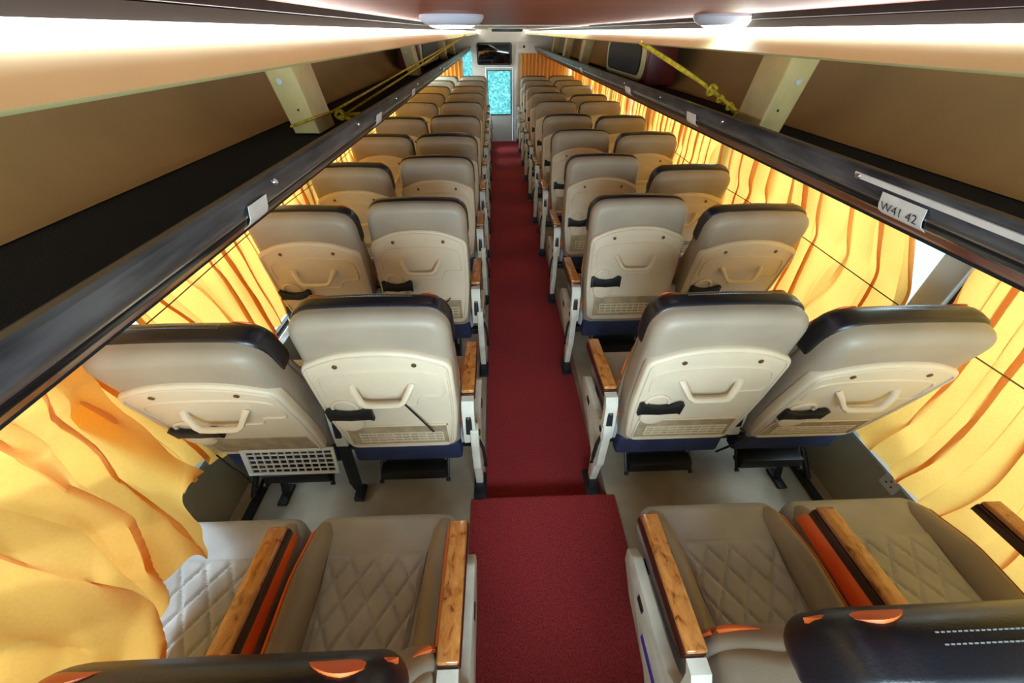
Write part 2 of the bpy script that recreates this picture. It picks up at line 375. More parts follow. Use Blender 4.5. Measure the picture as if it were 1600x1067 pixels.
# ------------------------------------------------------------------ luggage racks
RY0, RY1 = YB, YF
def rack(side, nm):
    t = thing('luggage_rack', 'overhead luggage rack with black shelf along the %s windows' % nm, 'luggage rack', (0, 0, 0), 'overhead luggage racks')
    bm = bmesh.new()
    prism(bm, [(.676, 1.436), (1.14, 1.430), (1.14, 1.422), (.676, 1.428)], side, RY0, RY1); obj('shelf_floor', bm, M['shelf'], t, False)
    outer = [(1.10, 1.434), (1.15, 1.442), (1.21, 1.475), (1.255, 1.53), (1.285, 1.60), (1.285, 1.67), (1.25, 1.72), (1.15, 1.755), (1.0, 1.765), (.60, 1.765)]
    inner = [(r+.012, z+ (.012 if i > 6 else -.006)) for i, (r, z) in enumerate(outer)]
    bm = bmesh.new(); prism(bm, outer + inner[::-1], side, RY0, RY1); obj('back_lining', bm, M['rackback'], t)
    bm = bmesh.new(); prism(bm, [(.82, 1.421), (1.40, 1.421), (1.40, 1.412), (.82, 1.412)], side, RY0, RY1); obj('underside_panel', bm, M['cream'], t, False)
    # front rail: worn grey top band, glossy black nose
    bm = bmesh.new(); prism(bm, [(.606, 1.534), (.600, 1.528), (.606, 1.512), (.617, 1.489), (.640, 1.489), (.640, 1.510), (.622, 1.533)], side, RY0, RY1); obj('grip_rail', bm, M['railgrey'], t)
    bm = bmesh.new(); prism(bm, [(.617, 1.490), (.6155, 1.482), (.620, 1.472), (.634, 1.463), (.654, 1.455), (.690, 1.450), (.690, 1.49)], side, RY0, RY1); obj('front_rail', bm, M['blackrail'], t)
    bm = bmesh.new(); prism(bm, [(.6165, 1.4905), (.6125, 1.4875), (.6135, 1.4845), (.619, 1.486)], side, RY0, RY1); prism(bm, [(.604, 1.5345), (.611, 1.537), (.615, 1.5345), (.609, 1.532)], side, RY0, RY1); obj('highlight_bead', bm, M['silver'], t)  # silver bead strips also stand in for highlight lines along the rail
    bm = bmesh.new(); prism(bm, [(.640, 1.4605), (.653, 1.4490), (.664, 1.4395), (.680, 1.432), (.720, 1.424), (.720, 1.447)], side, RY0, RY1); obj('wood_edge', bm, M['maroon'], t)
    bm = bmesh.new(); prism(bm, [(.490, 1.738), (.474, 1.727), (.459, 1.712), (.468, 1.708), (.60, 1.742), (.62, 1.772), (.53, 1.772), (.515, 1.755)], side, RY0, RY1); obj('valance', bm, M['cream'], t)
    bm = bmesh.new()
    for i in range(14):
        y = .82 + i*.62; x = XC+side*.6055
        cyl(bm, (x, y, 1.514), (-side*.8, 0, .55), .007, .006, 10)
    b = obj('bolt', bm, M['silver'], t); b['kind'] = 'stuff'
    l = obj('led_strip_light', (lambda b2: (prism(b2, [(.502, 1.757), (.4915, 1.739), (.510, 1.739), (.516, 1.757)], side, RY0, RY1), b2)[1])(bmesh.new()), M['led'], None, False)
    tag(l, 'long white glowing light strip above the %s luggage rack' % nm, 'strip light', 'ceiling strip lights')
    return t
rack(-1, 'left'); rack(1, 'right')
# rack brackets
def bracket(side, y, label):
    t = thing('rack_bracket', label, 'bracket', (XC+side*.90, y, 1.44), 'cream rack brackets')
    bm = bmesh.new()
    P = [(-.055, 0), (.040, 0), (.105, .31), (-.005, .31)]     # local r, z
    ol = [Vector((side*r, z)) for r, z in P]
    if side < 0: ol = ol[::-1]
    slab(bm, ol, -.095, .095, .008, .008, lambda u, v, a: Vector((u, a, v)), 3)
    obj('post', bm, M['post'], t)
    bm = bmesh.new(); cyl(bm, (side*.035, -.095, .17), (0, -1, 0), .011, .007, 14); obj('bolt_head', bm, M['white'], t)
    bm = bmesh.new(); cyl(bm, (side*.0, -.095, .08), (0, -1, 0), .004, .003, 10); obj('screw_hole', bm, M['rubber'], t)
for y, w in ((1.80, 'nearest'), (4.35, 'second'), (7.0, 'third'), (8.5, 'farthest')):
    bracket(-1, y, 'cream slanted bracket on the left rack, %s of four' % w)
for y, w in ((1.72, 'nearest'), (5.6, 'second'), (7.0, 'third'), (8.4, 'farthest')):
    bracket(1, y, 'cream slanted bracket on the right rack, %s of four' % w)
# speakers
def speaker(side, y0, y1, label, m):
    t = thing('loudspeaker', label, 'loudspeaker', (XC+side*.92, y0, 1.44), 'rack loudspeakers')
    L = y1-y0
    bm = bmesh.new(); a, b = sorted((0, side*.22)); box(bm, a, b, 0, L, 0, .29, .02, 3); obj('cabinet', bm, m, t)
    ol = round_poly([(.05, .02, .12), (L-.05, .02, .12), (L-.05, .28, .12), (.05, .28, .12)], 8)
    bm = bmesh.new(); slab(bm, ol, .0, .02, .008, .002, lambda u, v, q: Vector((side*(q-.012), u, v)), 3); obj('front_surround', bm, M['cream'], t)
    ol = round_poly([(.12, .05, .09), (L-.14, .05, .09), (L-.14, .25, .09), (.12, .25, .09)], 8)
    bm = bmesh.new(); slab(bm, ol, .0, .02, .012, .002, lambda u, v, q: Vector((side*(q-.022), u, v)), 3); obj('grille', bm, M['grille'], t)
speaker(1, 3.3, 4.55, 'maroon loudspeaker with black oval grille on the right rack', M['maroond'])
speaker(-1, 4.9, 6.6, 'dark maroon loudspeaker cabinet far along the left rack', M['maroond'])
# thin plain white strip on the right rail
o = obj('rail_white_strip', (lambda b2: (prism(b2, [(.6025, 1.5215), (.6065, 1.511), (.6045, 1.510), (.6005, 1.5205)], 1, YB, .83), b2)[1])(bmesh.new()), M['paper'], None, False)
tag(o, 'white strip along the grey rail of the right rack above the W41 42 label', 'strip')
# seat number labels on the rails
def label_tag(side, y, w, label, text=None):
    t = thing('seat_number_label', label, 'label', (0, y, 0), 'seat number labels on the racks')
    prof = [(.6095, 1.504), (.6125, 1.492), (.6150, 1.480), (.6205, 1.470), (.6335, 1.4615)]
    bm = bmesh.new(); rings = []
    for r, z in prof: rings.append([Vector((XC+side*(r-.0035), -w/2, z)), Vector((XC+side*(r-.0035), w/2, z)), Vector((XC+side*(r-.0022), w/2, z)), Vector((XC+side*(r-.0022), -w/2, z))])
    loft(bm, rings); obj('paper', bm, M['paper'], t)
    if text:
        cu = bpy.data.curves.new('lettering', 'FONT'); cu.body = text; cu.size = .0255; cu.align_x = 'CENTER'; cu.align_y = 'CENTER'; cu.extrude = .0004
        tmp = bpy.data.objects.new('tmp', cu); C.objects.link(tmp)
        dg = bpy.context.evaluated_depsgraph_get(); me = bpy.data.meshes.new_from_object(tmp.evaluated_get(dg)); bpy.data.objects.remove(tmp)
        me.name = 'lettering'; me.materials.clear(); me.materials.append(M['ink'])
        bq = bmesh.new(); bq.from_mesh(me)
        for i0 in range(1, 12):
            bmesh.ops.bisect_plane(bq, geom=bq.verts[:]+bq.edges[:]+bq.faces[:], plane_co=(0, -.03+.005*i0, 0), plane_no=(0, 1, 0))
        bq.to_mesh(me); bq.free()
        # lay the letters along the curved paper
        pr_ = [(r-.0055, z) for r, z in prof]; seg = [math.dist(a, b) for a, b in zip(pr_, pr_[1:])]; T = sum(seg)
        for vtx in me.vertices:
            d0 = max(0, min(T, T/2 - vtx.co.y)); i0 = 0
            while i0 < len(seg)-1 and d0 > seg[i0]: d0 -= seg[i0]; i0 += 1
            f = d0/seg[i0]; r = pr_[i0][0]*(1-f)+pr_[i0+1][0]*f; z = pr_[i0][1]*(1-f)+pr_[i0+1][1]*f
            vtx.co = Vector((XC+side*(r-abs(vtx.co.z)), -side*vtx.co.x, z))
        p = bpy.data.objects.new('lettering', me); C.objects.link(p); p.parent = t
label_tag(1, .70, .100, 'white label reading W41 42 on the right rack rail', 'W41 42')
label_tag(1, 1.70, .085, 'blank white label on the right rail beside the near bracket')
label_tag(1, 2.62, .11, 'small white label on the right rail, third from the camera')
label_tag(1, 4.15, .12, 'small white label on the right rail below the loudspeaker')
label_tag(-1, .745, .07, 'white label on the left rail above the second row window seat')
label_tag(-1, 1.73, .08, 'white label on the left rail beside the near bracket')
label_tag(-1, 2.55, .10, 'small white label on the left rail, third from the camera')
label_tag(-1, 4.2, .12, 'small white label on the left rail, farthest seen')
# ceiling dome lights
for x, y, lab in ((-.112, 1.34, 'round flat white ceiling lamp, the left one'), (.76, 1.38, 'round flat white ceiling lamp, the right one')):
    x = max(min(x, XC+.40), XC-.40) if False else x
    t = thing('ceiling_lamp', lab, 'ceiling lamp', (x, y, 1.785), 'round ceiling lamps')
    if x > .6: t.location.x = .615; t.location.y = 1.30
    bm = bmesh.new(); N = 36
    rg = lambda r, z: [Vector((r*math.cos(2*math.pi*k/N), r*math.sin(2*math.pi*k/N), z)) for k in range(N)]
    loft(bm, [rg(.084, 0), rg(.086, -.005), rg(.080, -.014), rg(.068, -.021), rg(.061, -.022), rg(.057, -.016)]); obj('rim', bm, M['domerim'], t)
    bm = bmesh.new(); loft(bm, [rg(.060, -.018), rg(.060, -.023), rg(.05, -.027), rg(.03, -.029)]); obj('diffuser', bm, M['dome'], t)

# ------------------------------------------------------------------ ropes
def rope(paths, label, knots=()):
    bm = bmesh.new()
    for c, r in paths: tube(bm, curve_pts(c, 10), r, 8)
    for c, r in knots:
        q = [Vector(c) + Vector((math.cos(a)*r, math.sin(a*1.7)*r*.6, math.sin(a)*r)) for a in [i*.5 for i in range(16)]]
        tube(bm, q, r*.42, 8)
    return tag(obj('yellow_rope', bm, M['rope']), label, 'rope')
rope([([(-.285, 4.9, 1.722), (-.69, 1.90, 1.487)], .0052),
      ([(-.289, 4.95, 1.720), (-.48, 3.3, 1.585), (-.672, 1.93, 1.462)], .0052),
      ([(-.69, 1.90, 1.487), (-.682, 1.69, 1.497), (-.74, 1.685, 1.480), (-.79, 1.70, 1.466)], .005),
      ([(-.672, 1.93, 1.462), (-.65, 2.02, 1.458), (-.61, 2.05, 1.456), (-.60, 1.98, 1.452)], .008),
      ([(-.672, 1.92, 1.465), (-.65, 1.96, 1.452), (-.62, 1.94, 1.450)], .007)],
     'thin yellow rope stretched from the left bracket to the far ceiling', [((-.672, 1.93, 1.470), .016)])
rope([([(.612, 2.02, 1.716), (.80, 1.93, 1.62), (.93, 1.88, 1.545), (1.03, 1.80, 1.475)], .0075),
      ([(.612, 2.03, 1.714), (.78, 1.94, 1.625), (.94, 1.90, 1.545), (1.02, 1.82, 1.470)], .006)],
     'short knotted yellow rope tied to the right bracket', [((.905, 1.885, 1.56), .017), ((.945, 1.87, 1.53), .012), ((.985, 1.85, 1.505), .012), ((1.015, 1.82, 1.48), .014)])

# ------------------------------------------------------------------ curtains
def hash1(i): return math.sin(i*12.9898+4.1)*43758.5453 % 1.0
def vnoise(x, s=0):
    i = math.floor(x); f = x-i; f = f*f*(3-2*f)
    return (hash1(i+s*17)*(1-f) + hash1(i+1+s*17)*f)*2-1
def curtain(side, y0, y1, label, seed, amp=.022, folds=14, ztop=1.412, zbot=.50, hem=None, gather=None, nu=None, nv=46, xb=None):
    x0 = (XL+.062 if side < 0 else XR-.062) if xb is None else xb
    nu = nu or max(60, int(abs(y1-y0)*210))
    bm = bmesh.new(); grid = []
    for j in range(nv+1):
        v = j/nv; row = []
        for i in range(nu+1):
            u = i/nu
            wob = .35*vnoise(u*folds*.7+v*1.3, seed) + .6*vnoise(u*3.1+v*2.2, seed+3)*v
            ph = (u*folds + wob)*2*math.pi
            a = amp*(.7+.5*vnoise(u*folds*.5, seed+1))*(1-.25*v)
            inn = a*math.sin(ph) + a*.35*math.sin(ph*2.3+seed) + .010*vnoise(u*folds*2.1+v*5, seed+7)*v
            y = y0+(y1-y0)*u + .010*math.cos(ph) + min(.020, .19*abs(y1-y0)/folds)*(amp > .015)*math.sin(2*ph+.6)*(1-.3*v)
            z = ztop+(zbot-ztop)*v
            if gather:
                gy, gs = gather; y = y + (gy-y)*gs*v**1.5
            # the wire pins the cloth at mid height
            pin = math.exp(-((z-1.0)/.05)**2); inn = inn*(1-.55*pin)
            x = x0 - side*inn
            p = Vector((x, y, z))
            if hem: p = hem(u, v, p, inn)
            row.append(bm.verts.new(p))
        grid.append(row)
    for j in range(nv):
        for i in range(nu):
            bm.faces.new((grid[j][i], grid[j][i+1], grid[j+1][i+1], grid[j+1][i]))
    o = obj('window_curtain', bm, M['curtain']); tag(o, label, 'curtain', 'gold window curtains')
    return o
def sm(t): t = max(0, min(1, t)); return t*t*(3-2*t)
def ridge(t):
    f = t - math.floor(t); return 1-abs(2*f-1)
def hem_left_near(u, v, p, inn):
    # u 0 = towards the rear wall, 1 = towards the front; the cloth billows in over the window seat
    k = sm((v-.10)/.90); k2 = sm((v-.02)/.5)
    push = (.22 - .06*u)*k*(1 - .80*sm((u-.84)/.16))
    w = .12*math.sin(v*4.2+u*2)
    d = .125*k2*ridge(u*1.7 - v*.75 + w) + .085*k*ridge(u*3.1 + v*1.3 + .3) + .045*k2*ridge(u*6.3 - v*1.9 + .3*math.sin(v*6)) + .018*k2*ridge(u*12 + v*2.5) - .05*k
    hemf = .045*sm((v-.80)/.20)*(ridge(u*5.2)-.5)
    p.x += push + d*(1 - .5*sm((u-.9)/.1)) + hemf
    p.y += .10*k*math.sin(u*6+1)*v - .05*k + .05*sm((v-.7)/.3)*(ridge(u*4.3+.2)-.5)
    p.z += .050*math.sin(u*9+.5)*v*v + .18*sm((.5-u)/.5)*v - .05*v*v*ridge(u*4.1+.6)
    return p
curtain(-1, -.50, .80, 'nearest left gold curtain billowing over the window seat', 3, amp=.031, folds=8, zbot=.50, hem=hem_left_near, nu=230, nv=110)
def hem_left_second(u, v, p, inn):
    k = sm((v-.3)/.7); p.x += .05*k; p.y += .07*k; p.z += .05*math.sin(u*5)*v*v
    return p
curtain(-1, .72, .95, 'narrow folded gold curtain strip behind the nearest left one', 11, amp=.03, folds=2.5, zbot=.42, hem=hem_left_second, nu=60)
curtain(-1, 1.01, 2.12, 'left gold curtain gathered to a point beside the second and third rows', 5, amp=.036, folds=9, zbot=.50, gather=(1.95, .22))
curtain(-1, 2.16, 3.9, 'left gold curtain beside the fourth and fifth rows', 8, amp=.036, folds=15)
curtain(-1, 3.95, 7.3, 'far left gold curtain ending before the uncovered front window', 12, amp=.036, folds=26)
def hem_right_near(u, v, p, inn):
    # free of the seat in front (u near 1), flat against the wall beside the armrest
    f = sm((u-.60)/.3); k = sm((v-.25)/.75)
    p.x -= f*(.03*k + .045*k*ridge(u*3.3 + v*1.2) + .02*k*ridge(u*9 - v*2)) - (1-f)*.004
    if v > .85: p.x -= .03*f*sm((v-.85)/.15)
    p.y += .04*k*math.sin(u*5)*f; p.z += .05*math.sin(u*6+1)*v*v
    p.x = min(p.x, XR-.006)
    return p
curtain(1, -.50, 1.04, 'nearest right gold curtain hanging behind the wall armrest', 21, amp=.019, folds=11, zbot=.45, hem=hem_right_near, nu=260, nv=70, xb=XR-.036)
def hem_right_2(u, v, p, inn):
    # slanted rear edge, drawn back towards the post at the bottom
    p.y -= .24*(1-u)*sm((v)/.6); return p
curtain(1, 1.36, 2.85, 'right gold curtain with deep folds beside the open window gap', 24, amp=.042, folds=11, zbot=.55, hem=hem_right_2)
curtain(1, 2.9, 4.9, 'right gold curtain beside the fourth to sixth rows', 27, amp=.036, folds=18)
curtain(1, 4.94, 6.9, 'right gold curtain beside the seventh and eighth rows', 29, amp=.036, folds=18)
curtain(1, 6.95, 9.05, 'far right gold curtain on the last side window', 31, amp=.036, folds=18)
# curtains on the front partition
bm = bmesh.new(); grid = []
for j in range(13):
    grid.append([bm.verts.new(Vector((-1.24+.60*i/90, YF-.06-.022*math.sin(i/90*2*math.pi*8), 1.40-1.1*j/12))) for i in range(91)])
for j in range(12):
    for i in range(90): bm.faces.new((grid[j][i], grid[j][i+1], grid[j+1][i+1], grid[j+1][i]))
tag(obj('window_curtain', bm, M['curtain']), 'gold curtain on the front partition left of the door', 'curtain', 'gold window curtains')
bm = bmesh.new(); grid = []
for j in range(13):
    row = []
    for i in range(141):
        u = i/140; row.append(bm.verts.new(Vector((.50+.95*u, YF-.075-.022*math.sin(u*2*math.pi*13+.8*vnoise(u*8)), 1.428-1.2*j/12))))
    grid.append(row)
for j in range(12):
    for i in range(140): bm.faces.new((grid[j][i], grid[j][i+1], grid[j+1][i+1], grid[j+1][i]))
tag(obj('window_curtain', bm, M['curtain']), 'gold curtain across the front partition right of the door', 'curtain', 'gold window curtains')
# wires holding the curtains
for s, zs, lab in ((-1, 1.005, 'left'), (1, .965, 'right')):
    x = XL+.10 if s < 0 else XR-.10
    bm = bmesh.new(); tube(bm, [(x, -.3 + i*.25, zs + .008*math.sin(i*.9)) for i in range(37)], .0022, 6)
    tag(obj('curtain_wire', bm, M['wire']), 'thin wire stretched across the %s curtains at half height' % lab, 'wire')

# ------------------------------------------------------------------ seats
CUSH_TOP = .465
def cushion_parts(parent):
    ol = round_poly([(-.243, .015, .03), (.243, .015, .03), (.243, .51, .06), (-.243, .51, .06)], 6)
    bm = bmesh.new(); slab(bm, ol, .345, CUSH_TOP, .02, .042, lambda u, v, a: Vector((u, v, a + (.012*sm((.51-v)/.12)-.012)))); cu = obj('seat_cushion', bm, M['fabric'], parent)
    # quilted centre
    bm = bmesh.new(); nx, ny = 56, 64; g = []
    for j in range(ny+1):
        row = []
        for i in range(nx+1):
            s, t = i/nx, j/ny; y = .03+.335*t; hw = .125+.03*t; x = (s*2-1)*hw
            a = x/.075 + y/.115; b = x/.075 - y/.115
            da = abs((a % 1)-.5)*2; db = abs((b % 1)-.5)*2
            h = .009*min(1, (1-max(da, db))*3.2)**.6
            edge = min(s, 1-s, t, 1-t); h *= sm(edge/.04)
            row.append(bm.verts.new(Vector((x, y, CUSH_TOP+.0005+h))))
        g.append(row)
    for j in range(ny):
        for i in range(nx): bm.faces.new((g[j][i], g[j][i+1], g[j+1][i+1], g[j+1][i]))
    r = [v for v in (g[0] + [q[-1] for q in g[1:]] + g[-1][-2::-1] + [q[0] for q in g[-2:0:-1]])]
    low = [bm.verts.new(v.co - Vector((0, 0, .01))) for v in r]
    for i in range(len(r)):
        j = (i+1) % len(r); bm.faces.new((r[i], r[j], low[j], low[i]))
    obj('quilted_panel', bm, M['fabric'], cu)
    for s in (-1, 1):
        bm = bmesh.new(); rings = []
        for k in range(13):
            t = k/12; y = .02+.455*t; h = .062*(1-.75*sm((t-.55)/.45)); w = .052-.012*sm((t-.5)/.5); cx = s*(.196+.004*t)
            e = 1 if 0 < k < 12 else .6
            rings.append([Vector((cx + w*e*math.cos(a), y, CUSH_TOP-.035 + (h+.035)*e*max(math.sin(a), -.35)*1.0)) for a in [2*math.pi*q/18 for q in range(18)]])
        loft(bm, rings); obj('side_bolster', bm, M['vinyl'], cu)
        bm = bmesh.new(); rings = []
        for k in range(12):
            t = k/11; tt = .03+.88*t; y = .02+.455*tt; h = .062*(1-.75*sm((tt-.55)/.45)); w = .052-.012*sm((tt-.5)/.5); cx = s*(.196+.004*tt)
            a0, a1 = (math.radians(22), math.radians(68)); ring = []
            for q in range(6):
                a = a0+(a1-a0)*q/5; ring.append(Vector((cx + s*(w+.0022)*math.cos(a), y, CUSH_TOP-.035+(h+.0372)*math.sin(a))))
            for q in range(5, -1, -1):
                a = a0+(a1-a0)*q/5; ring.append(Vector((cx + s*(w-.004)*math.cos(a), y, CUSH_TOP-.035+(h+.030)*math.sin(a))))
            rings.append(ring)
        loft(bm, rings); obj('orange_stripe', bm, M['orange'], cu)
    return cu
TOPZ = .706
def bend(u, v, a):
    # gentle lumbar curve of the backrest, v is height above the pivot
    return Vector((u, a + .018*math.sin(min(1, v/.5)*math.pi) * (1 if a > .04 else .0) - .0*v, v))
def back_parts(parent):
    ol = round_poly([(-.222, -.03, .03), (.222, -.03, .03), (.247, .40, .2), (.246, TOPZ-.006, .085), (0, TOPZ+.004, .15), (-.246, TOPZ-.006, .085), (-.247, .40, .2)], 8)
    bm = bmesh.new(); slab(bm, ol, -.028, .085, .040, .030, bend, 6, True); bk = obj('backrest', bm, M['vinyl'], parent)
    for s in (-1, 1):
        bm = bmesh.new(); rings = []
        for k in range(15):
            t = k/14; z = .0+.52*t; cx = s*.205
            rings.append([Vector((cx+.034*math.cos(a), .085+.018*math.sin(min(1, z/.5)*math.pi)+.030*math.sin(a), z)) for a in [2*math.pi*q/14 for q in range(14)]])
        loft(bm, rings); obj('wing_bolster', bm, M['vinyl'], bk)
        bm = bmesh.new(); tube(bm, [(s*.229, .108+.018*math.sin(min(1, z/.5)*math.pi), z) for z in [.02+.42*k/12 for k in range(13)]], [.008]*9+[.007, .005, .003, .001], 8); obj('orange_stripe', bm, M['orange'], bk)
    # black headrest cap on the front and over the top edge
    hl = round_poly([(-.250, .50, .06), (.250, .50, .06), (.249, TOPZ+.002, .085), (0, TOPZ+.012, .15), (-.249, TOPZ+.002, .085)], 8)
    cap = lambda u, v, a: Vector((u, a - (.012*sm((v-.6)/.12) if a > .06 else 0), v))
    bm = bmesh.new(); slab(bm, hl, .026, .128, .018, .050, cap, 7, True); hr = obj('headrest', bm, M['leather'], parent)
    for s in (-1, 1):
        bm = bmesh.new(); rings = []
        for q in range(15):                      # lens shaped orange corner patch lying on the front top edge
            t = q/14; xx = s*(.135 + .105*t); zt = TOPZ + .010 - .001*t - .105*max(0, t-.45)**2*2.2
            w = math.sin(t*math.pi)**.6 if 0 < q < 14 else .05
            ring = []
            for k in range(10):
                al = math.radians(2 + 42*k/9*w + 10*(1-w)); ring.append(Vector((xx, .0665 + .0515*math.cos(al), zt - .050 + .0515*math.sin(al))))
            for k in range(9, -1, -1):
                al = math.radians(2 + 42*k/9*w + 10*(1-w)); ring.append(Vector((xx, .0665 + .044*math.cos(al), zt - .050 + .044*math.sin(al))))
            rings.append(ring)
        loft(bm, rings); obj('orange_insert', bm, M['orange'], hr)
    for al in (82, 66):
        bm = bmesh.new(); a = math.radians(al)
        for q in range(34):
            x = -.13 + .26*q/33; z = TOPZ+.0108 - .010*abs(x/.249)
            y0 = .0665+.0502*math.cos(a); z0 = z-.050+.0502*math.sin(a)
            box(bm, x-.0026, x+.0026, y0-.0009, y0+.0009, z0-.0012, z0+.0012)
        obj('stitching', bm, M['thread'], hr, False)
    return bk, hr
def shell_parts(parent, grid=True, variant=0):
    F = -.050
    ol = round_poly([(-.212, .015, .05), (.212, .015, .05), (.241, .25, .12), (.243, .505, .035), (.13, .556, .12), (0, .570, .1), (-.13, .556, .12), (-.243, .505, .035), (-.241, .25, .12)], 6)
    bm = bmesh.new(); slab(bm, ol, F, -.015, .012, .004, lambda u, v, a: Vector((u, a, v)), 4, True)
    sh = obj('back_shell', bm, M['shell'], parent)
    # raised rim and contour of the tray moulding
    bm = bmesh.new()
    rim = inset(ol, .016); tube(bm, [Vector((p.x, F-.001, p.y)) for p in rim]+[Vector((rim[0].x, F-.001, rim[0].y))], .0046, 6, up=Vector((0, 1, 0)))
    ct = [(-.20, .36), (-.205, .41), (-.19, .452), (-.13, .472), (0, .480), (.13, .472), (.19, .452), (.205, .41), (.20, .350), (.135, .346), (.115, .33), (.105, .308), (.085, .300), (-.03, .300)]
    tube(bm, curve_pts([(x, F, z) for x, z in ct], 4), .0052, 6, up=Vector((0, 1, 0)))
    obj('raised_moulding', bm, M['shell'], sh)
    for x in (-.125, .125):
        bm = bmesh.new(); cyl(bm, (x, F, .508), (0, -1, 0), .0085, .004, 14); obj('screw', bm, M['screw'], sh)
    bm = bmesh.new()
    hp = [(-.100, F+.004, .398), (-.092, F-.014, .386), (-.072, F-.034, .352), (-.058, F-.040, .342), (-.03, F-.041, .340), (.03, F-.041, .340), (.058, F-.040, .342), (.072, F-.034, .352), (.092, F-.014, .386), (.100, F+.004, .398)]
    hp = [(x, y, z+.012) for x, y, z in hp]
    tube(bm, hp, [.014, .0125]+[.0115]*6+[.0125, .014], 10, flat=.8); obj('grab_handle', bm, M['shell'], sh)
    # bottle holder: a half round cup, a recess above it and a black elastic strap
    bm = bmesh.new(); ring = [Vector((-.155+.050*math.cos(a), .222+.050*math.sin(a))) for a in [2*math.pi*k/28 for k in range(28)]]
    slab(bm, ring, F-.022, F+.004, .006, .002, lambda u, v, a: Vector((u, a, v)), 3, True); cup = obj('bottle_cup', bm, M['shell'], sh)
    bm = bmesh.new(); tube(bm, [Vector((-.155+.042*math.cos(a), F-.004, .290+.042*math.sin(a))) for a in [math.pi*k/14 for k in range(15)]], .007, 8, up=Vector((0, 1, 0))); obj('cup_arch', bm, M['shell'], sh)
    sp = [(-.234, .238), (-.222, .243), (-.18, .241), (-.155, .238), (-.13, .241), (-.088, .243), (-.074, .238), (-.074, .296), (-.088, .302), (-.118, .284), (-.155, .279), (-.192, .284), (-.222, .302), (-.234, .296)]
    bm = bmesh.new(); slab(bm, [Vector(p) for p in sp], F-.023, F-.006, .003, .002, lambda u, v, a: Vector((u+.014, a, v)), 2); obj('elastic_strap', bm, M['rubber'], sh)
    # pocket with lattice
    bm = bmesh.new(); box(bm, -.19, .19, F-.0012, F+.004, .045, .175); pk = obj('pocket', bm, M['shell_shade'], sh, False)
    if grid:
        bm = bmesh.new()
        box(bm, -.196, .196, F-.006, F, .171, .179, .002); box(bm, -.196, .196, F-.006, F, .040, .047, .002); box(bm, -.196, -.189, F-.006, F, .040, .179, .002); box(bm, .189, .196, F-.006, F, .040, .179, .002)
        for z in (.066, .084, .102, .120): box(bm, -.15, .17, F-.005, F, z, z+.005)
        for i in range(11): box(bm, -.15+.032*i-.002, -.15+.032*i+.002, F-.0045, F, .066, .125)
        obj('pocket_lattice', bm, M['shell'], pk)
    return sh
def armrest(parent, x, wallside=False):
    bm = bmesh.new(); box(bm, x-.026, x+.026, .045, .385, .634, .652, .006, 3)
    for v in bm.verts:
        if v.co.y > .33: v.co.z -= .028*((v.co.y-.33)/.055)**2
        v.co.z += .004*math.sin((v.co.y-.045)/.34*math.pi)
    a = obj('armrest', bm, M['burl'], parent)
    bm = bmesh.new(); box(bm, x-.0275, x+.0275, .043, .388, .598, .634, .006, 2)
    for v in bm.verts:
        if v.co.y > .33: v.co.z -= .026*((v.co.y-.33)/.055)**2
        v.co.z += .004*math.sin((v.co.y-.045)/.34*math.pi)
    obj('armrest_underside', bm, M['darkwood'], a)
    bm = bmesh.new(); loft(bm, [[Vector((x+dx, y, z)) for dx in (-.024, .024) for _ in (0,)] + [Vector((x+dx, y-.03, z)) for dx in (.024, -.024)] for y, z in ((.040, .628), (.020, .60), (.005, .50), (.0, .42))])
    obj('arm_support', bm, M['panel'], a)
    bm = bmesh.new(); box(bm, x-.013, x+.013, -.035, -.012, .475, .60, .004)
    for v in bm.verts: v.co.y += (v.co.z-.475)*.22
    obj('hinge_plate', bm, M['darksteel'], a)
    bm = bmesh.new(); cyl(bm, (x, -.018, .56), (0, -1, .2), .005, .004, 10); obj('hinge_bolt', bm, M['silver'], a)
def side_cover(parent, s):
    x = s*.288
    P = [(-.045, .44), (-.035, .50), (.01, .50), (.05, .455), (.12, .435), (.34, .425), (.385, .39), (.375, .33), (.28, .27), (.10, .235), (.055, .20), (.035, .06), (-.005, .06), (-.025, .20), (-.045, .25)]
    o2 = round_poly([(y, z, .010) for y, z in P[::-1]], 3)
    bm = bmesh.new(); slab(bm, [Vector((p.x, p.y)) for p in o2], x-.017, x+.017, .005, .005, lambda u, v, a: Vector((a, u, v)), 2); c = obj('side_cover', bm, M['panel'], parent)
    a, b = sorted((x+s*.012, x+s*.020))
    bm = bmesh.new(); box(bm, a, b, .20, .245, .365, .395, .003); obj('recline_button', bm, M['darksteel'], c)
    bm = bmesh.new(); tube(bm, [(x+s*.016, -.02, .42), (x+s*.030, -.03, .38), (x+s*.036, -.035, .30), (x+s*.036, -.03, .25)], [.008, .009, .012, .009], 8, flat=.6); obj('recline_lever', bm, M['rubber'], c)
    bm = bmesh.new(); cyl(bm, (x+s*.014, -.005, .455), (s, 0, 0), .014, .008, 16); obj('pivot_cap', bm, M['rubber'], c)
    bm = bmesh.new(); box(bm, x-.02, x+.02, -.02, .045, 0, .075, .004); box(bm, x-.03, x+.03, -.05, .09, 0, .012, .003); obj('foot', bm, M['darksteel'], c)
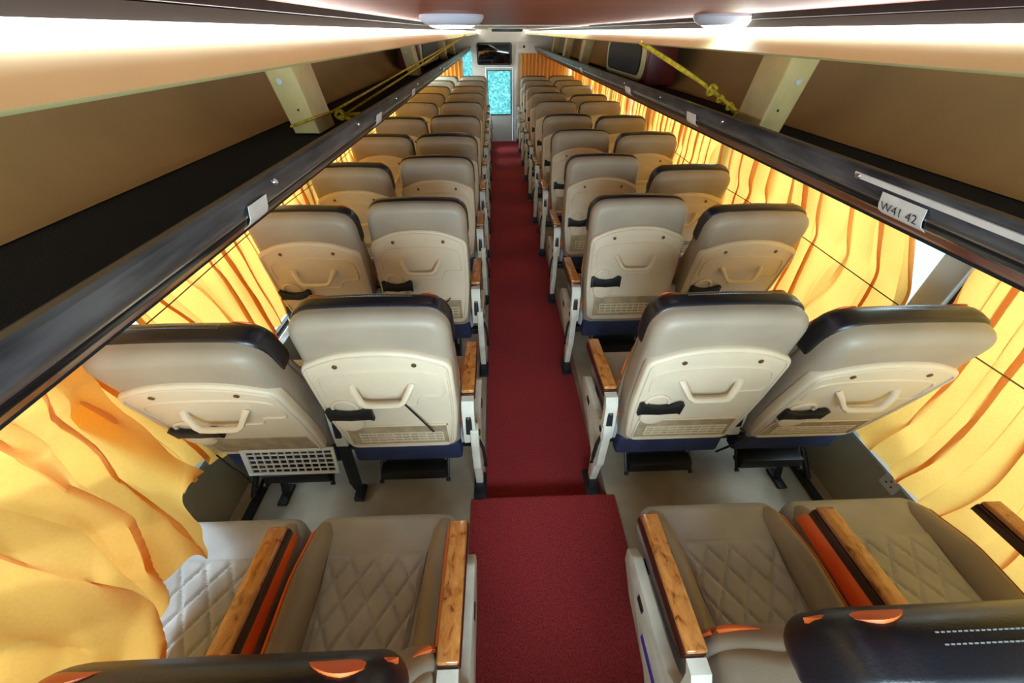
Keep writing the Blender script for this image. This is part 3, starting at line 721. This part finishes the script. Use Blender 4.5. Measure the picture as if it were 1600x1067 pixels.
def under_parts(parent, side, window):
    ol = round_poly([(-.228, .30, .02), (.228, .30, .02), (.222, .42, .015), (-.222, .42, .015)], 4)
    bm = bmesh.new(); slab(bm, ol, -.030, .02, .012, .004, lambda u, v, a: Vector((u, a+.05*(.42-v), v)), 3); obj('seat_skirt', bm, M['navy'], parent)
    bm = bmesh.new(); box(bm, -.262, .262, .06, .10, .27, .31, .004); box(bm, -.262, .262, .34, .38, .27, .31, .004); box(bm, -.22, .22, .03, .46, .315, .348, .006); obj('seat_frame', bm, M['darksteel'], parent)
    bm = bmesh.new(); box(bm, -.145, .145, -.035, .03, .165, .225, .008); box(bm, -.13, .13, .02, .05, .20, .30, .006)
    ft = obj('footrest', bm, M['rubber'], parent)
    for x in (-.15, .15):
        bm = bmesh.new(); tube(bm, [(x, .08, .28), (x, .0, .20), (x, -.03, .16)], .007, 8); cyl(bm, (x, -.03, .16), (0, -1, -.3), .011, .012, 12); obj('footrest_arm', bm, M['darksteel'], ft)
    if window:
        s = side
        for y in (0.02, .36):
            bm = bmesh.new(); x = s*.10
            tube(bm, [(x, y+.04, .29), (x+s*.02, y+.01, .12), (x+s*.03, y-.01, .02)], [.018, .014, .016], 8)
            box(bm, x+s*.03-.022, x+s*.03+.022, y-.07, y+.04, 0, .014, .004); obj('leg', bm, M['darksteel'], parent)
        bm = bmesh.new(); tube(bm, [(s*.24, .3, .30), (s*.26, .06, .10), (s*.262, -.02, .035)], .013, 8); obj('wall_strut', bm, M['darksteel'], parent)
PIVOT = .40
def make_seat(side, window, grid=True):
    """side -1 left of the aisle, +1 right; origin on the floor under the recline pivot"""
    r = bpy.data.objects.new('bus_seat', None); r.empty_display_size = .05; C.objects.link(r)
    cushion_parts(r); under_parts(r, side, window)
    for p in back_parts(r): p.location.z = PIVOT; p['tilt'] = 1
    s = shell_parts(r, grid); s.location.z = PIVOT+.022; s['tilt'] = 1
    inner = -side            # aisle-facing side of this seat
    if window:
        armrest(r, inner*.262); armrest(r, -inner*.262)
    else:
        armrest(r, inner*(.268 if side < 0 else .283)); side_cover(r, inner)
    return r
def copy_tree(o, parent=None):
    c = o.copy(); C.objects.link(c); c.parent = parent
    for ch in [q for q in o.children]: copy_tree(ch, c)
    return c
def tilt(root, deg):
    for ch in root.children:
        if ch.get('tilt') is not None: ch.rotation_euler.x = math.radians(deg); del ch['tilt']
def P(k): return .175+.84*k
CXS = {'LA': -.405, 'LW': -.925, 'RA': .715, 'RW': 1.235}
tilts = {'LA': [12.5, 5.5, -2, -1, 11, 8, 1, 0, 1, 2, 0], 'RA': [10, 7.5, -3, -2, -2, 7, -1, 1, 3, 3, 6],
         'LW': [30, 16, 8, 13, 11, 13, 3, 3, 4, 3, 2], 'RW': [26, 15, 12, 19, 11, 13, 1, 14, 0, 3, 4]}
ordw = ['nearest the camera', 'second from the camera', 'third from the camera', 'fourth from the camera', 'fifth from the camera', 'sixth from the camera', 'seventh from the camera', 'eighth from the camera', 'ninth from the camera', 'tenth from the camera', 'farthest, beside the front partition']
extra = {('LA', 0): 'black headrest corner with orange insert', ('LA', 1): 'black stick stuck in its handle', ('LW', 1): 'its white pocket grille hanging open',
         ('RA', 0): 'black headrest cut by the picture corner', ('RA', 1): 'black cord knotted at its lower edge', ('LA', 2): 'black twig in its pocket'}
for key in CXS:
    side = -1 if key[0] == 'L' else 1; win = key[1] == 'W'
    proto = make_seat(side, win)
    for k in range(11):
        o = proto if k == 0 else copy_tree(protoc)
        if k == 0:
            protoc = copy_tree(proto)
        o.location = (CXS[key], P(k), 0)
        tilt(o, tilts[key][k])
        nm = 'bus seat in the %s column %s of the aisle, %s' % ('window' if win else 'aisle', 'left' if side < 0 else 'right', ordw[k])
        if (key, k) in extra: nm = '%s %s bus seat, %s, %s' % ('left' if side < 0 else 'right', 'window' if win else 'aisle', 'nearest' if k == 0 else ('second' if k == 1 else 'third') + ' from the camera', extra[(key, k)])
        tag(o, nm, 'seat', 'reclining passenger seats')
        if key == 'LW' and k == 1: LW1 = o
        if key == 'RA' and k == 0: RA0 = o
    # remove the hidden master copy
    def rm(q):
        for ch in list(q.children): rm(ch)
        bpy.data.objects.remove(q)
    rm(protoc)
for o in C.objects:
    if o.get('tilt') is not None: del o['tilt']

# the open pocket grille of the left window seat in the second row
for ch in LW1.children:
    if ch.name.startswith('back_shell'):
        for q in ch.children:
            if q.name.startswith('pocket'):
                for z in list(q.children): bpy.data.objects.remove(z)
                bm = bmesh.new(); w, h = .185, .12
                box(bm, -w, w, -.004, .004, -.006, .008, .002); box(bm, -w, w, -.004, .004, -h-.010, -h+.004, .002); box(bm, -w, -w+.022, -.004, .004, -h, 0, .002); box(bm, w-.014, w, -.004, .004, -h, 0, .002)
                for i in range(1, 5): box(bm, -w, w, -.003, .003, -h*i/5-.002, -h*i/5+.002)
                for i in range(1, 11): box(bm, -w+.02+i*.0305-.002, -w+.02+i*.0305+.002, -.003, .003, -h, 0)
                g = obj('pocket_lattice', bm, M['white'], q); g.location = (.06, -.052, .045); g.rotation_euler = (math.radians(-28), 0, 0)
                g['label'] = 'white plastic pocket grille hanging open'
for ch in RA0.children:
    if ch.name.startswith('side_cover'):
        bm = bmesh.new(); box(bm, -.308, -.3055, .03, .16, .30, .325); st = obj('sticker', bm, M['purple'], ch, False)

# small loose things
bm = bmesh.new(); tube(bm, [(-.355, .926, .742), (-.350, .930, .735), (-.262, .925, .575)], .0035, 8); tube(bm, [(-.355, .926, .742), (-.345, .92, .756)], .005, 8)
tag(obj('black_stick', bm, M['rubber']), 'thin black stick leaning across the second left aisle seat back', 'stick')
bm = bmesh.new(); tube(bm, curve_pts([(-.27, 1.79, .62), (-.315, 1.788, .56), (-.30, 1.788, .53), (-.285, 1.79, .50)]), .003, 6)
tag(obj('black_twig', bm, M['rubber']), 'small black twig on the third left aisle seat back', 'twig')
bm = bmesh.new(); tube(bm, curve_pts([(.962, .955, .50), (.985, .95, .48), (.980, .965, .44), (1.0, .96, .42), (.97, .97, .36), (.955, 1.0, .28)]), .005, 6); tube(bm, curve_pts([(.99, .95, .45), (.975, .945, .435), (.965, .95, .42)]), .007, 6)
tag(obj('tangled_cord', bm, M['rubber']), 'black cord knotted between the two right seats in the second row', 'cord')
bm = bmesh.new(); tube(bm, curve_pts([(-1.00, .83, .60), (-1.005, .85, .50), (-1.02, .88, .40), (-1.01, .88, .33), (-1.0, .87, .30)]), .003, 6)
tag(obj('black_cable', bm, M['rubber']), 'thin black cable hanging below the second left window seat', 'cable')
t = thing('seat_belt', 'black seat belt hanging to the floor between the second row left seats', 'seat belt', (-.665, 1.0, 0))
bm = bmesh.new()
for a, b, w in (((0, .0, .44), (-.01, -.02, .15), .026), ((-.01, -.02, .15), (-.03, .02, .03), .024)):
    A, Bv = Vector(a), Vector(b); X = Vector((1, 0, 0)); Y = Vector((0, .003, 0))
    loft(bm, [[p-X*w-Y, p+X*w-Y, p+X*w+Y, p-X*w+Y] for p in (A, Bv)])
obj('strap', bm, M['rubber'], t, False)
bm = bmesh.new(); box(bm, -.05, -.005, -.03, .05, .004, .035, .006); obj('buckle', bm, M['darksteel'], t)
t = thing('power_outlet', 'white power socket on the right wall below the window ledge', 'power socket', (XR, .80, .315))
ol = round_poly([(-.035, -.035, .008), (.035, -.035, .008), (.035, .035, .008), (-.035, .035, .008)], 3)
bm = bmesh.new(); slab(bm, ol, -.008, .0, .003, .0, lambda u, v, a: Vector((a, u, v)), 2); obj('socket_plate', bm, M['white'], t)
bm = bmesh.new()
for y, z in ((0, .012), (-.012, -.008), (.012, -.008)): cyl(bm, (-.008, y, z), (-1, 0, 0), .004, .001, 10)
obj('socket_hole', bm, M['rubber'], t)
